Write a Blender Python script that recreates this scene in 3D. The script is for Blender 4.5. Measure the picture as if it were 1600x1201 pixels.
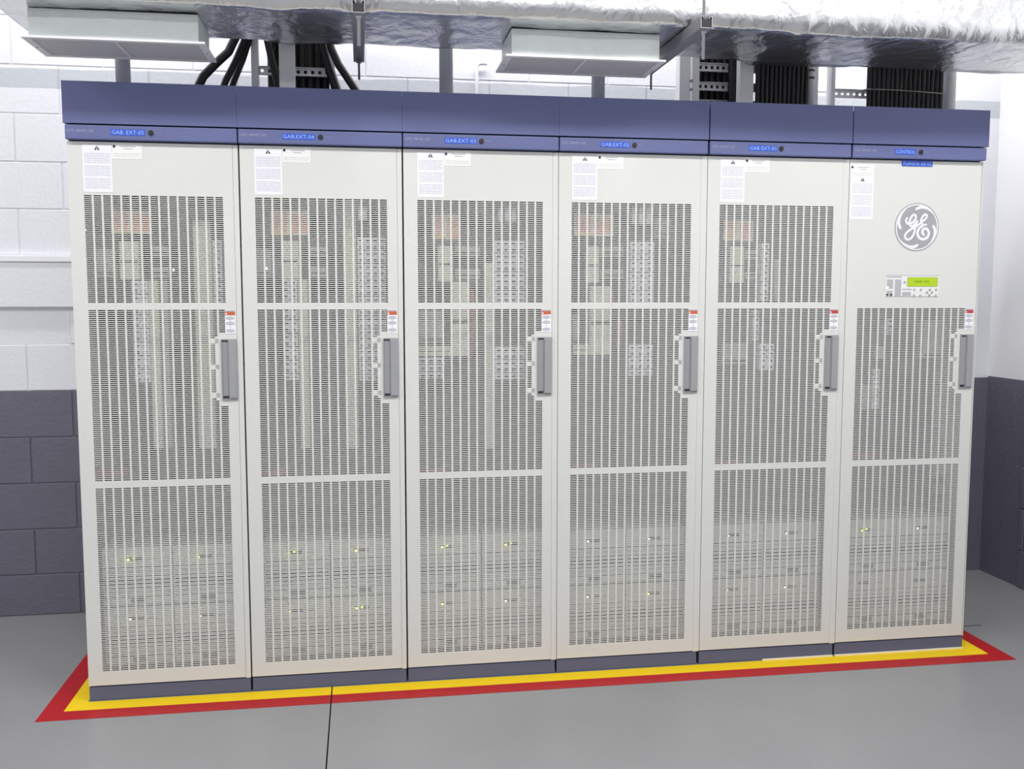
import bpy, bmesh, math, random
from mathutils import Vector, Matrix, noise

for o in list(bpy.data.objects):
    bpy.data.objects.remove(o, do_unlink=True)
scene = bpy.context.scene
C = scene.collection
PI = math.pi

# ------------------------------------------------------------------ camera
cam = bpy.data.cameras.new('camera')
cam.sensor_fit = 'HORIZONTAL'
cam.sensor_width = 36.0
cam.lens = 36.0 * 1505.1 / 1600.0
cam.clip_start = 0.05
cam_ob = bpy.data.objects.new('camera', cam)
C.objects.link(cam_ob)
YAW, PITCH = 0.1548, -0.0909
cam_ob.location = (1.0385, -3.7206, 1.5238)
cam_ob.rotation_euler = (PI / 2 + PITCH, 0.0, -YAW)
scene.camera = cam_ob

# ------------------------------------------------------------------ world, lights, exposure
world = bpy.data.worlds.new('room_air')
scene.world = world
world.use_nodes = True
wbg = world.node_tree.nodes['Background']
wbg.inputs['Color'].default_value = (0.93, 0.95, 1.0, 1)
wbg.inputs['Strength'].default_value = 0.62
scene.view_settings.view_transform = 'Standard'
scene.view_settings.look = 'None'
scene.view_settings.gamma = 1.0
scene.view_settings.use_curve_mapping = False
scene.view_settings.exposure = 0.08

def area(name, loc, sx, sy, power, rot=(0, 0, 0), col=(1.0, 0.985, 0.97)):
    l = bpy.data.lights.new(name, 'AREA')
    l.shape = 'RECTANGLE'; l.size = sx; l.size_y = sy; l.energy = power; l.color = col
    o = bpy.data.objects.new(name, l); C.objects.link(o)
    o.location = loc; o.rotation_euler = rot
    return o
CEIL = 3.45
# two rows of fluorescent luminaires over the aisle and one row behind the duct
LAMPS = ([(x, -1.45, 1.25, 0.30, p) for x, p in ((-1.9, 32), (-0.1, 28), (1.7, 31), (3.3, 38))] + [(x, -3.9, 1.25, 0.30, 30) for x in (-1.0, 1.4, 3.4)]
         + [(x, 0.62, 1.25, 0.14, p) for x, p in ((-1.7, 11), (0.1, 16), (1.8, 17), (3.5, 22))])
for (x, y, w, d, p) in LAMPS:
    area('ceiling_lamp', (x, y, CEIL - 0.10), w, d, p)

# ------------------------------------------------------------------ materials
def nodes_of(m):
    m.use_nodes = True
    return m.node_tree.nodes, m.node_tree.links

def srgb(r, g, b):
    f = lambda v: ((v / 255.0) / 12.92) if v <= 10 else (((v / 255.0) + 0.055) / 1.055) ** 2.4
    return (f(r), f(g), f(b), 1)

def mat(name, col, rough=0.5, metal=0.0, var=0.0, scale=8.0, bump=0.0, bscale=60.0, spec=0.5, emit=None, estr=1.0, coat=0.0):
    m = bpy.data.materials.new(name)
    N, L = nodes_of(m)
    b = N['Principled BSDF']
    b.inputs['Base Color'].default_value = col
    b.inputs['Roughness'].default_value = rough
    b.inputs['Metallic'].default_value = metal
    b.inputs['Specular IOR Level'].default_value = spec
    b.inputs['Coat Weight'].default_value = coat
    tc = N.new('ShaderNodeTexCoord')
    if var > 0:
        nz = N.new('ShaderNodeTexNoise'); nz.inputs['Scale'].default_value = scale
        nz.inputs['Detail'].default_value = 5
        L.new(tc.outputs['Object'], nz.inputs['Vector'])
        mx = N.new('ShaderNodeMix'); mx.data_type = 'RGBA'
        mx.inputs[6].default_value = tuple(c * (1 - var) for c in col[:3]) + (1,)
        mx.inputs[7].default_value = tuple(min(1, c * (1 + var)) for c in col[:3]) + (1,)
        L.new(nz.outputs['Fac'], mx.inputs[0]); L.new(mx.outputs[2], b.inputs['Base Color'])
    if bump > 0:
        n2 = N.new('ShaderNodeTexNoise'); n2.inputs['Scale'].default_value = bscale
        n2.inputs['Detail'].default_value = 6
        L.new(tc.outputs['Object'], n2.inputs['Vector'])
        bp = N.new('ShaderNodeBump'); bp.inputs['Strength'].default_value = bump
        bp.inputs['Distance'].default_value = 0.01
        L.new(n2.outputs['Fac'], bp.inputs['Height']); L.new(bp.outputs['Normal'], b.inputs['Normal'])
    if emit:
        b.inputs['Emission Color'].default_value = emit
        b.inputs['Emission Strength'].default_value = estr
    return m

M = {}
M['door'] = mat('cabinet_paint', srgb(210, 211, 207), 0.42, var=0.015, scale=3)
M['blue'] = mat('header_blue_paint', srgb(93, 100, 145), 0.5, var=0.05, scale=14, bump=0.05, bscale=400)
M['roof'] = mat('roof_blue_paint', srgb(62, 66, 92), 0.55, var=0.05, scale=10)
M['plinth'] = mat('plinth_blue_grey', srgb(86, 92, 122), 0.5, var=0.05, scale=14)
M['white_block'] = mat('white_wall_paint', srgb(224, 225, 231), 0.6, var=0.02, scale=5, bump=0.2, bscale=45)
M['dark_block'] = mat('charcoal_wall_paint', srgb(101, 100, 114), 0.6, var=0.07, scale=9, bump=0.35, bscale=45)
M['plaster'] = mat('white_plaster_paint', srgb(232, 233, 236), 0.6, var=0.03, scale=3, bump=0.15, bscale=20)
M['ceiling'] = mat('ceiling_paint', srgb(225, 225, 225), 0.8, var=0.02)
M['joint'] = mat('joint_filler', srgb(28, 28, 30), 0.8, var=0.1)
M['yellow'] = mat('yellow_floor_paint', srgb(230, 196, 0), 0.42, var=0.03, scale=20)
M['red'] = mat('red_floor_paint', srgb(166, 16, 24), 0.42, var=0.04, scale=20)
M['grout'] = mat('cream_grout', srgb(225, 215, 190), 0.8, var=0.05)
M['handle'] = mat('handle_grey', srgb(150, 151, 155), 0.4, var=0.03)
M['handle_dark'] = mat('handle_recess_grey', srgb(148, 149, 152), 0.5, var=0.03)
M['paper'] = mat('label_white', srgb(232, 232, 238), 0.5, var=0.01)
M['ink'] = mat('ink_black', srgb(40, 40, 46), 0.6, var=0.02)
M['inkgrey'] = mat('ink_grey', srgb(172, 172, 180), 0.6, var=0.02)
M['orange'] = mat('sticker_orange', srgb(196, 96, 62), 0.5, var=0.05)
M['stkred'] = mat('sticker_red', srgb(178, 62, 66), 0.5, var=0.05)
M['tape'] = mat('label_tape_blue', srgb(42, 84, 190), 0.4, var=0.03)
M['tapetext'] = mat('label_tape_letters', srgb(150, 178, 246), 0.5, var=0.01)
M['modeltext'] = mat('model_letters', srgb(150, 150, 176), 0.5, var=0.01)
M['black'] = mat('black_plastic', srgb(24, 24, 28), 0.35, var=0.05)
M['redlens'] = mat('red_lens', srgb(84, 30, 40), 0.3, var=0.05)
M['logo'] = mat('emblem_grey', srgb(156, 156, 162), 0.5, var=0.01)
M['logow'] = mat('emblem_white', srgb(229, 229, 234), 0.5, var=0.01)
M['lcd'] = mat('lcd_green', srgb(132, 162, 8), 0.4, emit=srgb(182, 208, 0), estr=0.38)
M['lcdtext'] = mat('lcd_characters', srgb(110, 140, 6), 0.5, emit=srgb(160, 188, 0), estr=0.34)
M['panel'] = mat('membrane_panel', srgb(223, 223, 220), 0.45, var=0.01)
M['cable'] = mat('black_cable', srgb(18, 17, 21), 0.5, var=0.1)
M['galv'] = mat('galvanised_steel', srgb(228, 234, 232), 0.42, metal=0.15, var=0.07, scale=38, bump=0.03, bscale=80)
M['galv2'] = mat('galvanised_conduit', srgb(204, 206, 208), 0.4, metal=0.2, var=0.06, scale=25)
M['strut'] = mat('strut_steel', srgb(150, 150, 155), 0.45, metal=0.7, var=0.08, scale=30)
M['rod'] = mat('zinc_rod', srgb(200, 202, 206), 0.35, metal=0.8, var=0.05)
M['oldrod'] = mat('dull_rod', srgb(120, 122, 124), 0.5, metal=0.5, var=0.05)
M['ladder'] = mat('ladder_paint', srgb(214, 214, 216), 0.45, metal=0.2, var=0.04)
M['diffw'] = mat('diffuser_white', srgb(226, 226, 230), 0.5, var=0.02)
M['diffs'] = mat('diffuser_slats', srgb(208, 207, 212), 0.5, var=0.02)
M['inner'] = mat('cabinet_interior', srgb(76, 76, 79), 0.55, var=0.08, scale=12)
M['cream'] = mat('equipment_cream', srgb(226, 223, 206), 0.5, var=0.05, scale=20)
M['equip'] = mat('equipment_grey_green', srgb(166, 170, 158), 0.5, var=0.1, scale=25)
M['brk'] = mat('breaker_white', srgb(243, 246, 252), 0.4, var=0.03, scale=40)
M['brkd'] = mat('breaker_toggle', srgb(46, 46, 54), 0.4, var=0.05)
M['rlabel'] = mat('equipment_label_red', srgb(222, 158, 132), 0.5, var=0.12, scale=30)
M['ylabel'] = mat('equipment_label_yellow', srgb(220, 205, 120), 0.5, var=0.1, scale=30)
M['redcable'] = mat('red_insulation', srgb(160, 92, 90), 0.5, var=0.1)
M['rect'] = mat('rectifier_cream', srgb(230, 228, 219), 0.45, var=0.03, scale=20)
M['slit'] = mat('rectifier_slit', srgb(52, 50, 50), 0.7, var=0.05)
M['led_y'] = mat('led_yellow', srgb(230, 220, 60), 0.4, emit=srgb(255, 240, 90), estr=5.0)
M['led_g'] = mat('led_green', srgb(180, 225, 60), 0.4, emit=srgb(190, 240, 60), estr=2.6)
M['led_w'] = mat('led_white', srgb(235, 235, 210), 0.4, emit=srgb(255, 255, 220), estr=2.2)
M['string'] = mat('tie_string', srgb(150, 150, 140), 0.7, var=0.05)

def floor_material():
    m = bpy.data.materials.new('grey_epoxy_floor')
    N, L = nodes_of(m)
    b = N['Principled BSDF']; b.inputs['Roughness'].default_value = 0.33
    tc = N.new('ShaderNodeTexCoord')
    n1 = N.new('ShaderNodeTexNoise'); n1.inputs['Scale'].default_value = 1.1; n1.inputs['Detail'].default_value = 6
    n2 = N.new('ShaderNodeTexNoise'); n2.inputs['Scale'].default_value = 55; n2.inputs['Detail'].default_value = 4
    L.new(tc.outputs['Object'], n1.inputs['Vector']); L.new(tc.outputs['Object'], n2.inputs['Vector'])
    a = N.new('ShaderNodeMath'); a.operation = 'MULTIPLY_ADD'; a.inputs[1].default_value = 0.25
    L.new(n2.outputs['Fac'], a.inputs[0]); L.new(n1.outputs['Fac'], a.inputs[2])
    r = N.new('ShaderNodeValToRGB')
    r.color_ramp.elements[0].position = 0.35; r.color_ramp.elements[0].color = srgb(129, 130, 132)
    r.color_ramp.elements[1].position = 0.9; r.color_ramp.elements[1].color = srgb(142, 143, 145)
    L.new(a.outputs[0], r.inputs['Fac']); L.new(r.outputs['Color'], b.inputs['Base Color'])
    bp = N.new('ShaderNodeBump'); bp.inputs['Strength'].default_value = 0.06; bp.inputs['Distance'].default_value = 0.01
    L.new(n1.outputs['Fac'], bp.inputs['Height']); L.new(bp.outputs['Normal'], b.inputs['Normal'])
    return m
M['floor'] = floor_material()

def foil_material():
    m = bpy.data.materials.new('crinkled_aluminium_foil')
    N, L = nodes_of(m)
    b = N['Principled BSDF']
    b.inputs['Base Color'].default_value = (0.76, 0.77, 0.78, 1)
    b.inputs['Metallic'].default_value = 0.95; b.inputs['Roughness'].default_value = 0.25
    tc = N.new('ShaderNodeTexCoord')
    mp = N.new('ShaderNodeMapping'); mp.inputs['Scale'].default_value = (9, 6, 6)
    L.new(tc.outputs['Object'], mp.inputs['Vector'])
    n1 = N.new('ShaderNodeTexNoise'); n1.inputs['Scale'].default_value = 1.6; n1.inputs['Detail'].default_value = 7
    n1.inputs['Distortion'].default_value = 0.8
    L.new(mp.outputs['Vector'], n1.inputs['Vector'])
    v = N.new('ShaderNodeTexVoronoi'); v.feature = 'DISTANCE_TO_EDGE'; v.inputs['Scale'].default_value = 1.1
    L.new(mp.outputs['Vector'], v.inputs['Vector'])
    ad = N.new('ShaderNodeMath'); ad.operation = 'MULTIPLY_ADD'; ad.inputs[1].default_value = 0.5
    L.new(v.outputs['Distance'], ad.inputs[0]); L.new(n1.outputs['Fac'], ad.inputs[2])
    bp = N.new('ShaderNodeBump'); bp.inputs['Strength'].default_value = 0.55; bp.inputs['Distance'].default_value = 0.02
    L.new(ad.outputs[0], bp.inputs['Height']); L.new(bp.outputs['Normal'], b.inputs['Normal'])
    return m
M['foil'] = foil_material()

def text_sheet_material(name, lines, paras, base, ink, top=0.84, bottom=0.04):
    """white label with rows of small print; generated coordinates, rows along z"""
    m = bpy.data.materials.new(name)
    N, L = nodes_of(m)
    b = N['Principled BSDF']; b.inputs['Roughness'].default_value = 0.5
    tc = N.new('ShaderNodeTexCoord'); sp = N.new('ShaderNodeSeparateXYZ')
    L.new(tc.outputs['Generated'], sp.inputs[0])
    def mth(op, a, c=None, clamp=False):
        n = N.new('ShaderNodeMath'); n.operation = op; n.use_clamp = clamp
        for i, v in enumerate((a, c)):
            if v is None: continue
            if isinstance(v, (int, float)): n.inputs[i].default_value = v
            else: L.new(v, n.inputs[i])
        return n.outputs[0]
    z, x = sp.outputs['Z'], sp.outputs['X']
    row = mth('FRACT', mth('MULTIPLY', z, lines))
    on_row = mth('LESS_THAN', row, 0.55)
    par = mth('FRACT', mth('MULTIPLY', mth('DIVIDE', mth('SUBTRACT', z, bottom), top - bottom), paras))
    on_par = mth('GREATER_THAN', par, 0.12)
    inside = mth('MULTIPLY', mth('MULTIPLY', mth('GREATER_THAN', x, 0.06), mth('LESS_THAN', x, 0.94)),
                 mth('MULTIPLY', mth('GREATER_THAN', z, bottom), mth('LESS_THAN', z, top)))
    cmb = N.new('ShaderNodeCombineXYZ')
    L.new(mth('MULTIPLY', x, 26), cmb.inputs[0]); L.new(mth('FLOOR', mth('MULTIPLY', z, lines)), cmb.inputs[2])
    nz = N.new('ShaderNodeTexNoise'); nz.inputs['Scale'].default_value = 1.0
    L.new(cmb.outputs[0], nz.inputs['Vector'])
    word = mth('GREATER_THAN', nz.outputs['Fac'], 0.44)
    fac = mth('MULTIPLY', mth('MULTIPLY', on_row, on_par), mth('MULTIPLY', inside, word))
    mx = N.new('ShaderNodeMix'); mx.data_type = 'RGBA'
    mx.inputs[6].default_value = base; mx.inputs[7].default_value = ink
    L.new(fac, mx.inputs[0]); L.new(mx.outputs[2], b.inputs['Base Color'])
    return m
M['notice'] = text_sheet_material('notice_small_print', 26, 3, srgb(230, 230, 237), srgb(196, 196, 206))
M['rating'] = text_sheet_material('rating_small_print', 7, 1, srgb(230, 230, 228), srgb(206, 205, 203), 0.42, 0.1)

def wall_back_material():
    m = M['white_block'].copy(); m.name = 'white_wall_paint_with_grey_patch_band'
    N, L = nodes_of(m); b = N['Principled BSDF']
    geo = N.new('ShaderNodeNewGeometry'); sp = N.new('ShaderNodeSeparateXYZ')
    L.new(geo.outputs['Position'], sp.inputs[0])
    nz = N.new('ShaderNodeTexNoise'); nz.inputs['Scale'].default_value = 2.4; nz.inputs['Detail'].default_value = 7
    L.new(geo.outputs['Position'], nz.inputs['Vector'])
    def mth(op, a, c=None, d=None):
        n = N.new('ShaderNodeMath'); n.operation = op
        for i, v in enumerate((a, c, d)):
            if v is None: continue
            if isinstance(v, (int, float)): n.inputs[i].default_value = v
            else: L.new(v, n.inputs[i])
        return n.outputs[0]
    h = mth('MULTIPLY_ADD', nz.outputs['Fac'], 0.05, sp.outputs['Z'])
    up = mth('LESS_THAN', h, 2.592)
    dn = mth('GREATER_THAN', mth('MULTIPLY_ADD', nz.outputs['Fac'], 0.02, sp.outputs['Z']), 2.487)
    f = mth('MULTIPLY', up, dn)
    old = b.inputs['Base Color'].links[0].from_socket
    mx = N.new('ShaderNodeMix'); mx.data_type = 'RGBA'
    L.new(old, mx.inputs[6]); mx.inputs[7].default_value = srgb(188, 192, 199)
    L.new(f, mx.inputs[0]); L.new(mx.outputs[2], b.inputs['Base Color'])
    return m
M['white_band'] = wall_back_material()

# ------------------------------------------------------------------ helpers
class MB:
    def __init__(self):
        self.v, self.f, self.mi, self.sm = [], [], [], []
    def quad(self, a, b, c, d, mi=0):
        n = len(self.v); self.v += [a, b, c, d]; self.f.append((n, n + 1, n + 2, n + 3)); self.mi.append(mi); self.sm.append(False)
    def box(self, x0, x1, y0, y1, z0, z1, mi=0):
        n = len(self.v)
        self.v += [(x0, y0, z0), (x1, y0, z0), (x1, y1, z0), (x0, y1, z0), (x0, y0, z1), (x1, y0, z1), (x1, y1, z1), (x0, y1, z1)]
        for q in ((0, 3, 2, 1), (4, 5, 6, 7), (0, 1, 5, 4), (1, 2, 6, 5), (2, 3, 7, 6), (3, 0, 4, 7)):
            self.f.append(tuple(n + i for i in q)); self.mi.append(mi); self.sm.append(False)
        return self
    def prism_y(self, pts, y0, y1, mi=0):
        """polygon (x,z) counter-clockwise seen from -y, extruded from y0 (front) to y1"""
        n = len(self.v); k = len(pts)
        self.v += [(p[0], y0, p[1]) for p in pts] + [(p[0], y1, p[1]) for p in pts]
        self.f.append(tuple(range(n, n + k))); self.mi.append(mi); self.sm.append(False)
        self.f.append(tuple(range(n + 2 * k - 1, n + k - 1, -1))); self.mi.append(mi); self.sm.append(False)
        for i in range(k):
            j = (i + 1) % k
            self.f.append((n + i, n + k + i, n + k + j, n + j)); self.mi.append(mi); self.sm.append(False)
        return self
    def prism_z(self, pts, z0, z1, mi=0):
        n = len(self.v); k = len(pts)
        self.v += [(p[0], p[1], z0) for p in pts] + [(p[0], p[1], z1) for p in pts]
        self.f.append(tuple(range(n + k - 1, n - 1, -1))); self.mi.append(mi); self.sm.append(False)
        self.f.append(tuple(range(n + k, n + 2 * k))); self.mi.append(mi); self.sm.append(False)
        for i in range(k):
            j = (i + 1) % k
            self.f.append((n + i, n + j, n + k + j, n + k + i)); self.mi.append(mi); self.sm.append(False)
        return self
    def tube(self, pts, r, seg=10, mi=0, cap=True):
        pts = [Vector(p) for p in pts]; n0 = len(self.v); k = len(pts)
        up = Vector((0, 1, 0))
        for i, p in enumerate(pts):
            t = (pts[min(i + 1, k - 1)] - pts[max(i - 1, 0)]).normalized()
            u = up if abs(t.dot(up)) < 0.9 else Vector((1, 0, 0))
            a = t.cross(u).normalized(); b = t.cross(a).normalized()
            rr = r[i] if isinstance(r, (list, tuple)) else r
            for s in range(seg):
                w = 2 * PI * s / seg
                self.v.append(tuple(p + a * (rr * math.cos(w)) + b * (rr * math.sin(w))))
        for i in range(k - 1):
            for s in range(seg):
                q = (s + 1) % seg
                self.f.append((n0 + i * seg + s, n0 + i * seg + q, n0 + (i + 1) * seg + q, n0 + (i + 1) * seg + s)); self.mi.append(mi); self.sm.append(True)
        if cap:
            self.f.append(tuple(n0 + s for s in range(seg - 1, -1, -1))); self.mi.append(mi); self.sm.append(False)
            self.f.append(tuple(n0 + (k - 1) * seg + s for s in range(seg))); self.mi.append(mi); self.sm.append(False)
        return self
    def disc(self, cx, cz, rx, rz, y0, y1, seg=24, mi=0):
        return self.prism_y([(cx + rx * math.cos(2 * PI * i / seg), cz + rz * math.sin(2 * PI * i / seg)) for i in range(seg)], y0, y1, mi)
    def ribbon(self, pts, w, y0, y1, mi=0, sub=8):
        """flat stroke in the x-z plane, catmull-rom through pts, width w (number or list)"""
        P = [Vector(p) for p in pts]; k = len(P)
        W = w if isinstance(w, (list, tuple)) else [w] * k
        out = []
        for i in range(k - 1):
            p0, p1, p2, p3 = P[max(i - 1, 0)], P[i], P[i + 1], P[min(i + 2, k - 1)]
            for s in range(sub):
                t = s / sub
                q = 0.5 * ((2 * p1) + (p2 - p0) * t + (2 * p0 - 5 * p1 + 4 * p2 - p3) * t * t + (3 * p1 - p0 - 3 * p2 + p3) * t ** 3)
                out.append((q, W[i] * (1 - t) + W[i + 1] * t))
        out.append((P[-1], W[-1]))
        L_, R_ = [], []
        for i, (q, ww) in enumerate(out):
            d = (out[min(i + 1, len(out) - 1)][0] - out[max(i - 1, 0)][0]).normalized()
            nn = Vector((-d.y, d.x))
            L_.append(q + nn * ww); R_.append(q - nn * ww)
        yy0 = y0
        for i in range(len(out) - 1):
            y0 = yy0 - 0.000006 * i
            self.quad((R_[i].x, y0, R_[i].y), (R_[i + 1].x, y0, R_[i + 1].y), (L_[i + 1].x, y0, L_[i + 1].y), (L_[i].x, y0, L_[i].y), mi)
        for q, ww in (out[0], out[-1]):
            self.disc(q.x, q.y, ww, ww, y0, y1, 12, mi)
        return self
    def mesh(self, name, *mats, bevel=0.0, seg=2):
        me = bpy.data.meshes.new(name)
        me.from_pydata(self.v, [], self.f)
        for mm in mats: me.materials.append(M[mm] if isinstance(mm, str) else mm)
        for p, a, s in zip(me.polygons, self.mi, self.sm):
            p.material_index = a; p.use_smooth = s
        me.update()
        if bevel > 0:
            bm = bmesh.new(); bm.from_mesh(me)
            es = [e for e in bm.edges if len(e.link_faces) == 2 and e.calc_face_angle(0) > 0.5]
            bmesh.ops.bevel(bm, geom=es, offset=bevel, segments=seg, affect='EDGES', profile=0.6, clamp_overlap=True)
            bm.to_mesh(me); bm.free()
        return me

def obj(name, me, parent=None, loc=(0, 0, 0), label=None, cat=None, group=None, kind=None, rot=None):
    o = bpy.data.objects.new(name, me); C.objects.link(o)
    o.location = loc
    if rot: o.rotation_euler = rot
    if parent: o.parent = parent
    if label: o['label'] = label
    if cat: o['category'] = cat
    if group: o['group'] = group
    if kind: o['kind'] = kind
    return o

def thing(name, loc, label, cat, group=None):
    return obj(name, None, None, loc, label, cat, group)

def text_mesh(name, body, width, height, material, extrude=0.0003, space=1.0):
    cu = bpy.data.curves.new(name, 'FONT'); cu.body = body; cu.size = 1.0; cu.extrude = 0.0
    cu.resolution_u = 2; cu.space_character = space
    to = bpy.data.objects.new(name, cu); C.objects.link(to)
    dg = bpy.context.evaluated_depsgraph_get()
    me = bpy.data.meshes.new_from_object(to.evaluated_get(dg))
    bpy.data.objects.remove(to, do_unlink=True)
    bpy.data.curves.remove(cu)
    xs = [v.co.x for v in me.vertices]; ys = [v.co.y for v in me.vertices]
    x0, x1, y0, y1 = min(xs), max(xs), min(ys), max(ys)
    for v in me.vertices:
        v.co = Vector(((v.co.x - x0) / (x1 - x0) * width, 0.0, (v.co.y - y0) / (y1 - y0) * height))
    me.materials.clear(); me.materials.append(M[material]); me.update()
    me.name = name
    return me

def plate(xs, zs, holes, y0, y1, mb=None, mi=0):
    """sheet in the x-z plane with rectangular openings; holes = set of (i,j) cells"""
    mb = mb or MB()
    nx, nz = len(xs) - 1, len(zs) - 1
    solid = lambda i, j: 0 <= i < nx and 0 <= j < nz and (i, j) not in holes
    for i in range(nx):
        for j in range(nz):
            if not solid(i, j): continue
            a, b, c, d = xs[i], xs[i + 1], zs[j], zs[j + 1]
            mb.quad((a, y0, c), (b, y0, c), (b, y0, d), (a, y0, d), mi)
            mb.quad((b, y1, c), (a, y1, c), (a, y1, d), (b, y1, d), mi)
            if not solid(i - 1, j): mb.quad((a, y1, c), (a, y0, c), (a, y0, d), (a, y1, d), mi)
            if not solid(i + 1, j): mb.quad((b, y0, c), (b, y1, c), (b, y1, d), (b, y0, d), mi)
            if not solid(i, j - 1): mb.quad((a, y1, c), (b, y1, c), (b, y0, c), (a, y0, c), mi)
            if not solid(i, j + 1): mb.quad((a, y0, d), (b, y0, d), (b, y1, d), (a, y1, d), mi)
    return mb

# ------------------------------------------------------------------ the room
WALL = 1.09
RIGHT = 4.44
JX0, JX1 = 0.9025, 0.9075
XL, YF = -3.2, -5.6

floor = obj('floor', MB().box(XL, RIGHT + 0.2, YF, WALL + 0.3, -0.12, -0.02).mesh('floor', 'joint'), kind='structure')
obj('floor_slab', MB().box(XL, JX0, YF, WALL + 0.2, -0.02, 0.0).mesh('floor_slab', 'floor'), floor)
obj('floor_slab', MB().box(JX1, RIGHT + 0.1, YF, WALL + 0.2, -0.02, 0.0).mesh('floor_slab', 'floor'), floor)
obj('floor_crack', MB().prism_z([(3.765, 0.252), (3.82, 0.256), (3.87, 0.254), (3.868, 0.262), (3.82, 0.262), (3.765, 0.256)], 0.0, 0.0006).mesh('floor_crack', 'joint'), floor)

ceiling = obj('ceiling', MB().box(XL, RIGHT + 0.2, YF, WALL + 0.3, CEIL, CEIL + 0.1).mesh('ceiling', 'ceiling'), kind='structure')
for (x, y, w, d, p) in LAMPS:      # luminaire housings above the light panels
    obj('lamp_housing', MB().box(x - w / 2 - 0.03, x + w / 2 + 0.03, y - d / 2 - 0.02, y + d / 2 + 0.02, CEIL - 0.09, CEIL).mesh('lamp_housing', 'ceiling', bevel=0.006, seg=1), ceiling)

# back wall: mortar backing, painted blocks laid in running bond
wall_back = obj('wall_back', MB().box(XL, RIGHT + 0.3, WALL + 0.003, WALL + 0.2, -0.02, 1.082, 0)
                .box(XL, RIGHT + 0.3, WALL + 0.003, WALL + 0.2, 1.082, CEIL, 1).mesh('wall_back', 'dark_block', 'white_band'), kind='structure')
rows = [(0.0, 0.199), (0.199, 0.419), (0.419, 0.641), (0.641, 0.861), (0.861, 1.082), (1.082, 1.301), (1.714, 1.928), (1.928, 2.143),
        (2.143, 2.362), (2.362, 2.580), (2.580, 2.798), (2.798, 3.016)]
BL = 0.40
block_cache = {}
rnd = random.Random(3)
def block_mesh(h, w, m):
    key = (round(h, 4), round(w, 4), m)
    if key not in block_cache:
        block_cache[key] = MB().box(-w / 2, w / 2, 0, 0.012, 0, h).mesh('concrete_block', m, bevel=0.0022, seg=1)
    return block_cache[key]
for ri, (z0, z1) in enumerate(rows):
    off = -0.32 if ri % 2 == 0 else -0.515
    if ri in (6, 8, 10): off = -0.525
    if ri in (7, 9, 11): off = -0.325
    m = 'dark_block' if z1 < 1.1 else 'white_band'
    j = -6
    while True:
        xa, xb = off + j * BL, off + (j + 1) * BL
        j += 1
        if xa > RIGHT - 0.02: break
        xb = min(xb, RIGHT)
        if xb < -1.45: continue
        if xa > 3.55 or (z1 < 2.3 and -0.05 < xa): continue     # hidden behind the cabinets
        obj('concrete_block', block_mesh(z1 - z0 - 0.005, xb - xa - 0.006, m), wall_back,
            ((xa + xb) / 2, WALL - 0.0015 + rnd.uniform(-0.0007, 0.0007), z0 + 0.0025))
# recessed course, projecting concrete band and white ledge strip
obj('recessed_course', MB().box(-1.6, -0.318, WALL + 0.0015, WALL + 0.02, 1.301, 1.46).mesh('recessed_course', 'white_block'), wall_back)
obj('recess_end_block', MB().box(-0.316, 0.2, WALL - 0.004, WALL + 0.02, 1.303, 1.46).mesh('recess_end_block', 'white_block', bevel=0.003, seg=1), wall_back)
obj('concrete_band', MB().box(-1.6, 0.25, WALL - 0.026, WALL + 0.02, 1.474, 1.684).mesh('concrete_band', 'white_block', bevel=0.004, seg=1), wall_back)
obj('ledge_strip', MB().box(-1.6, 0.25, WALL - 0.034, WALL + 0.02, 1.684, 1.714).mesh('ledge_strip', 'plaster', bevel=0.003, seg=1), wall_back)

wall_right = obj('wall_right', MB().box(RIGHT, RIGHT + 0.2, YF, WALL + 0.2, 0.0, 1.090, 0)
                 .box(RIGHT, RIGHT + 0.2, YF, WALL + 0.2, 1.090, CEIL, 1).mesh('wall_right', 'dark_block', 'plaster'), kind='structure')
# blocks of the right wall begin beyond the plastered corner strip
for ri, (z0, z1) in enumerate(rows[:5]):
    yy = 0.74 - (0.0 if ri % 2 else 0.2)
    ya = 0.78
    first = True
    while ya > -0.6:
        yb = yy if first else ya - BL
        first = False
        w = ya - yb - 0.006
        obj('concrete_block', MB().box(0, 0.010, -w / 2, w / 2, 0, z1 - z0 - 0.005).mesh('concrete_block', 'dark_block', bevel=0.003, seg=1), wall_right,
            (RIGHT - 0.008 + rnd.uniform(-0.001, 0.001), (ya + yb) / 2, z0 + 0.0025 + 0.008 * (z0 > 0.8)))
        ya = yb

# ------------------------------------------------------------------ floor marking
def tape_mesh(name, m, outer, inner):
    ox0, ox1, oy = outer; ix0, ix1, iy = inner
    yb = WALL - 0.02
    a = MB().prism_z([(ox0, oy), (JX0, oy), (JX0, iy), (ix0, iy), (ix0, yb), (ox0, yb)], 0.0002, 0.0014).mesh(name, m)
    b = MB().prism_z([(JX1, oy), (ox1, oy), (ox1, yb), (ix1, yb), (ix1, iy), (JX1, iy)], 0.0002, 0.0014).mesh(name, m)
    return a, b
for nm, m, o_, i_, lab in (('yellow_floor_line', 'yellow', (-0.066, 3.672, -0.080), (-0.002, 3.606, -0.004), 'yellow floor line painted around the foot of the cabinets'),
                           ('red_floor_line', 'red', (-0.143, 3.748, -0.156), (-0.066, 3.672, -0.080), 'red floor line painted outside the yellow line')):
    t = thing(nm, (0, 0, 0), lab, 'floor marking')
    for me in tape_mesh(nm + '_section', m, o_, i_): obj('painted_section', me, t)

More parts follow.
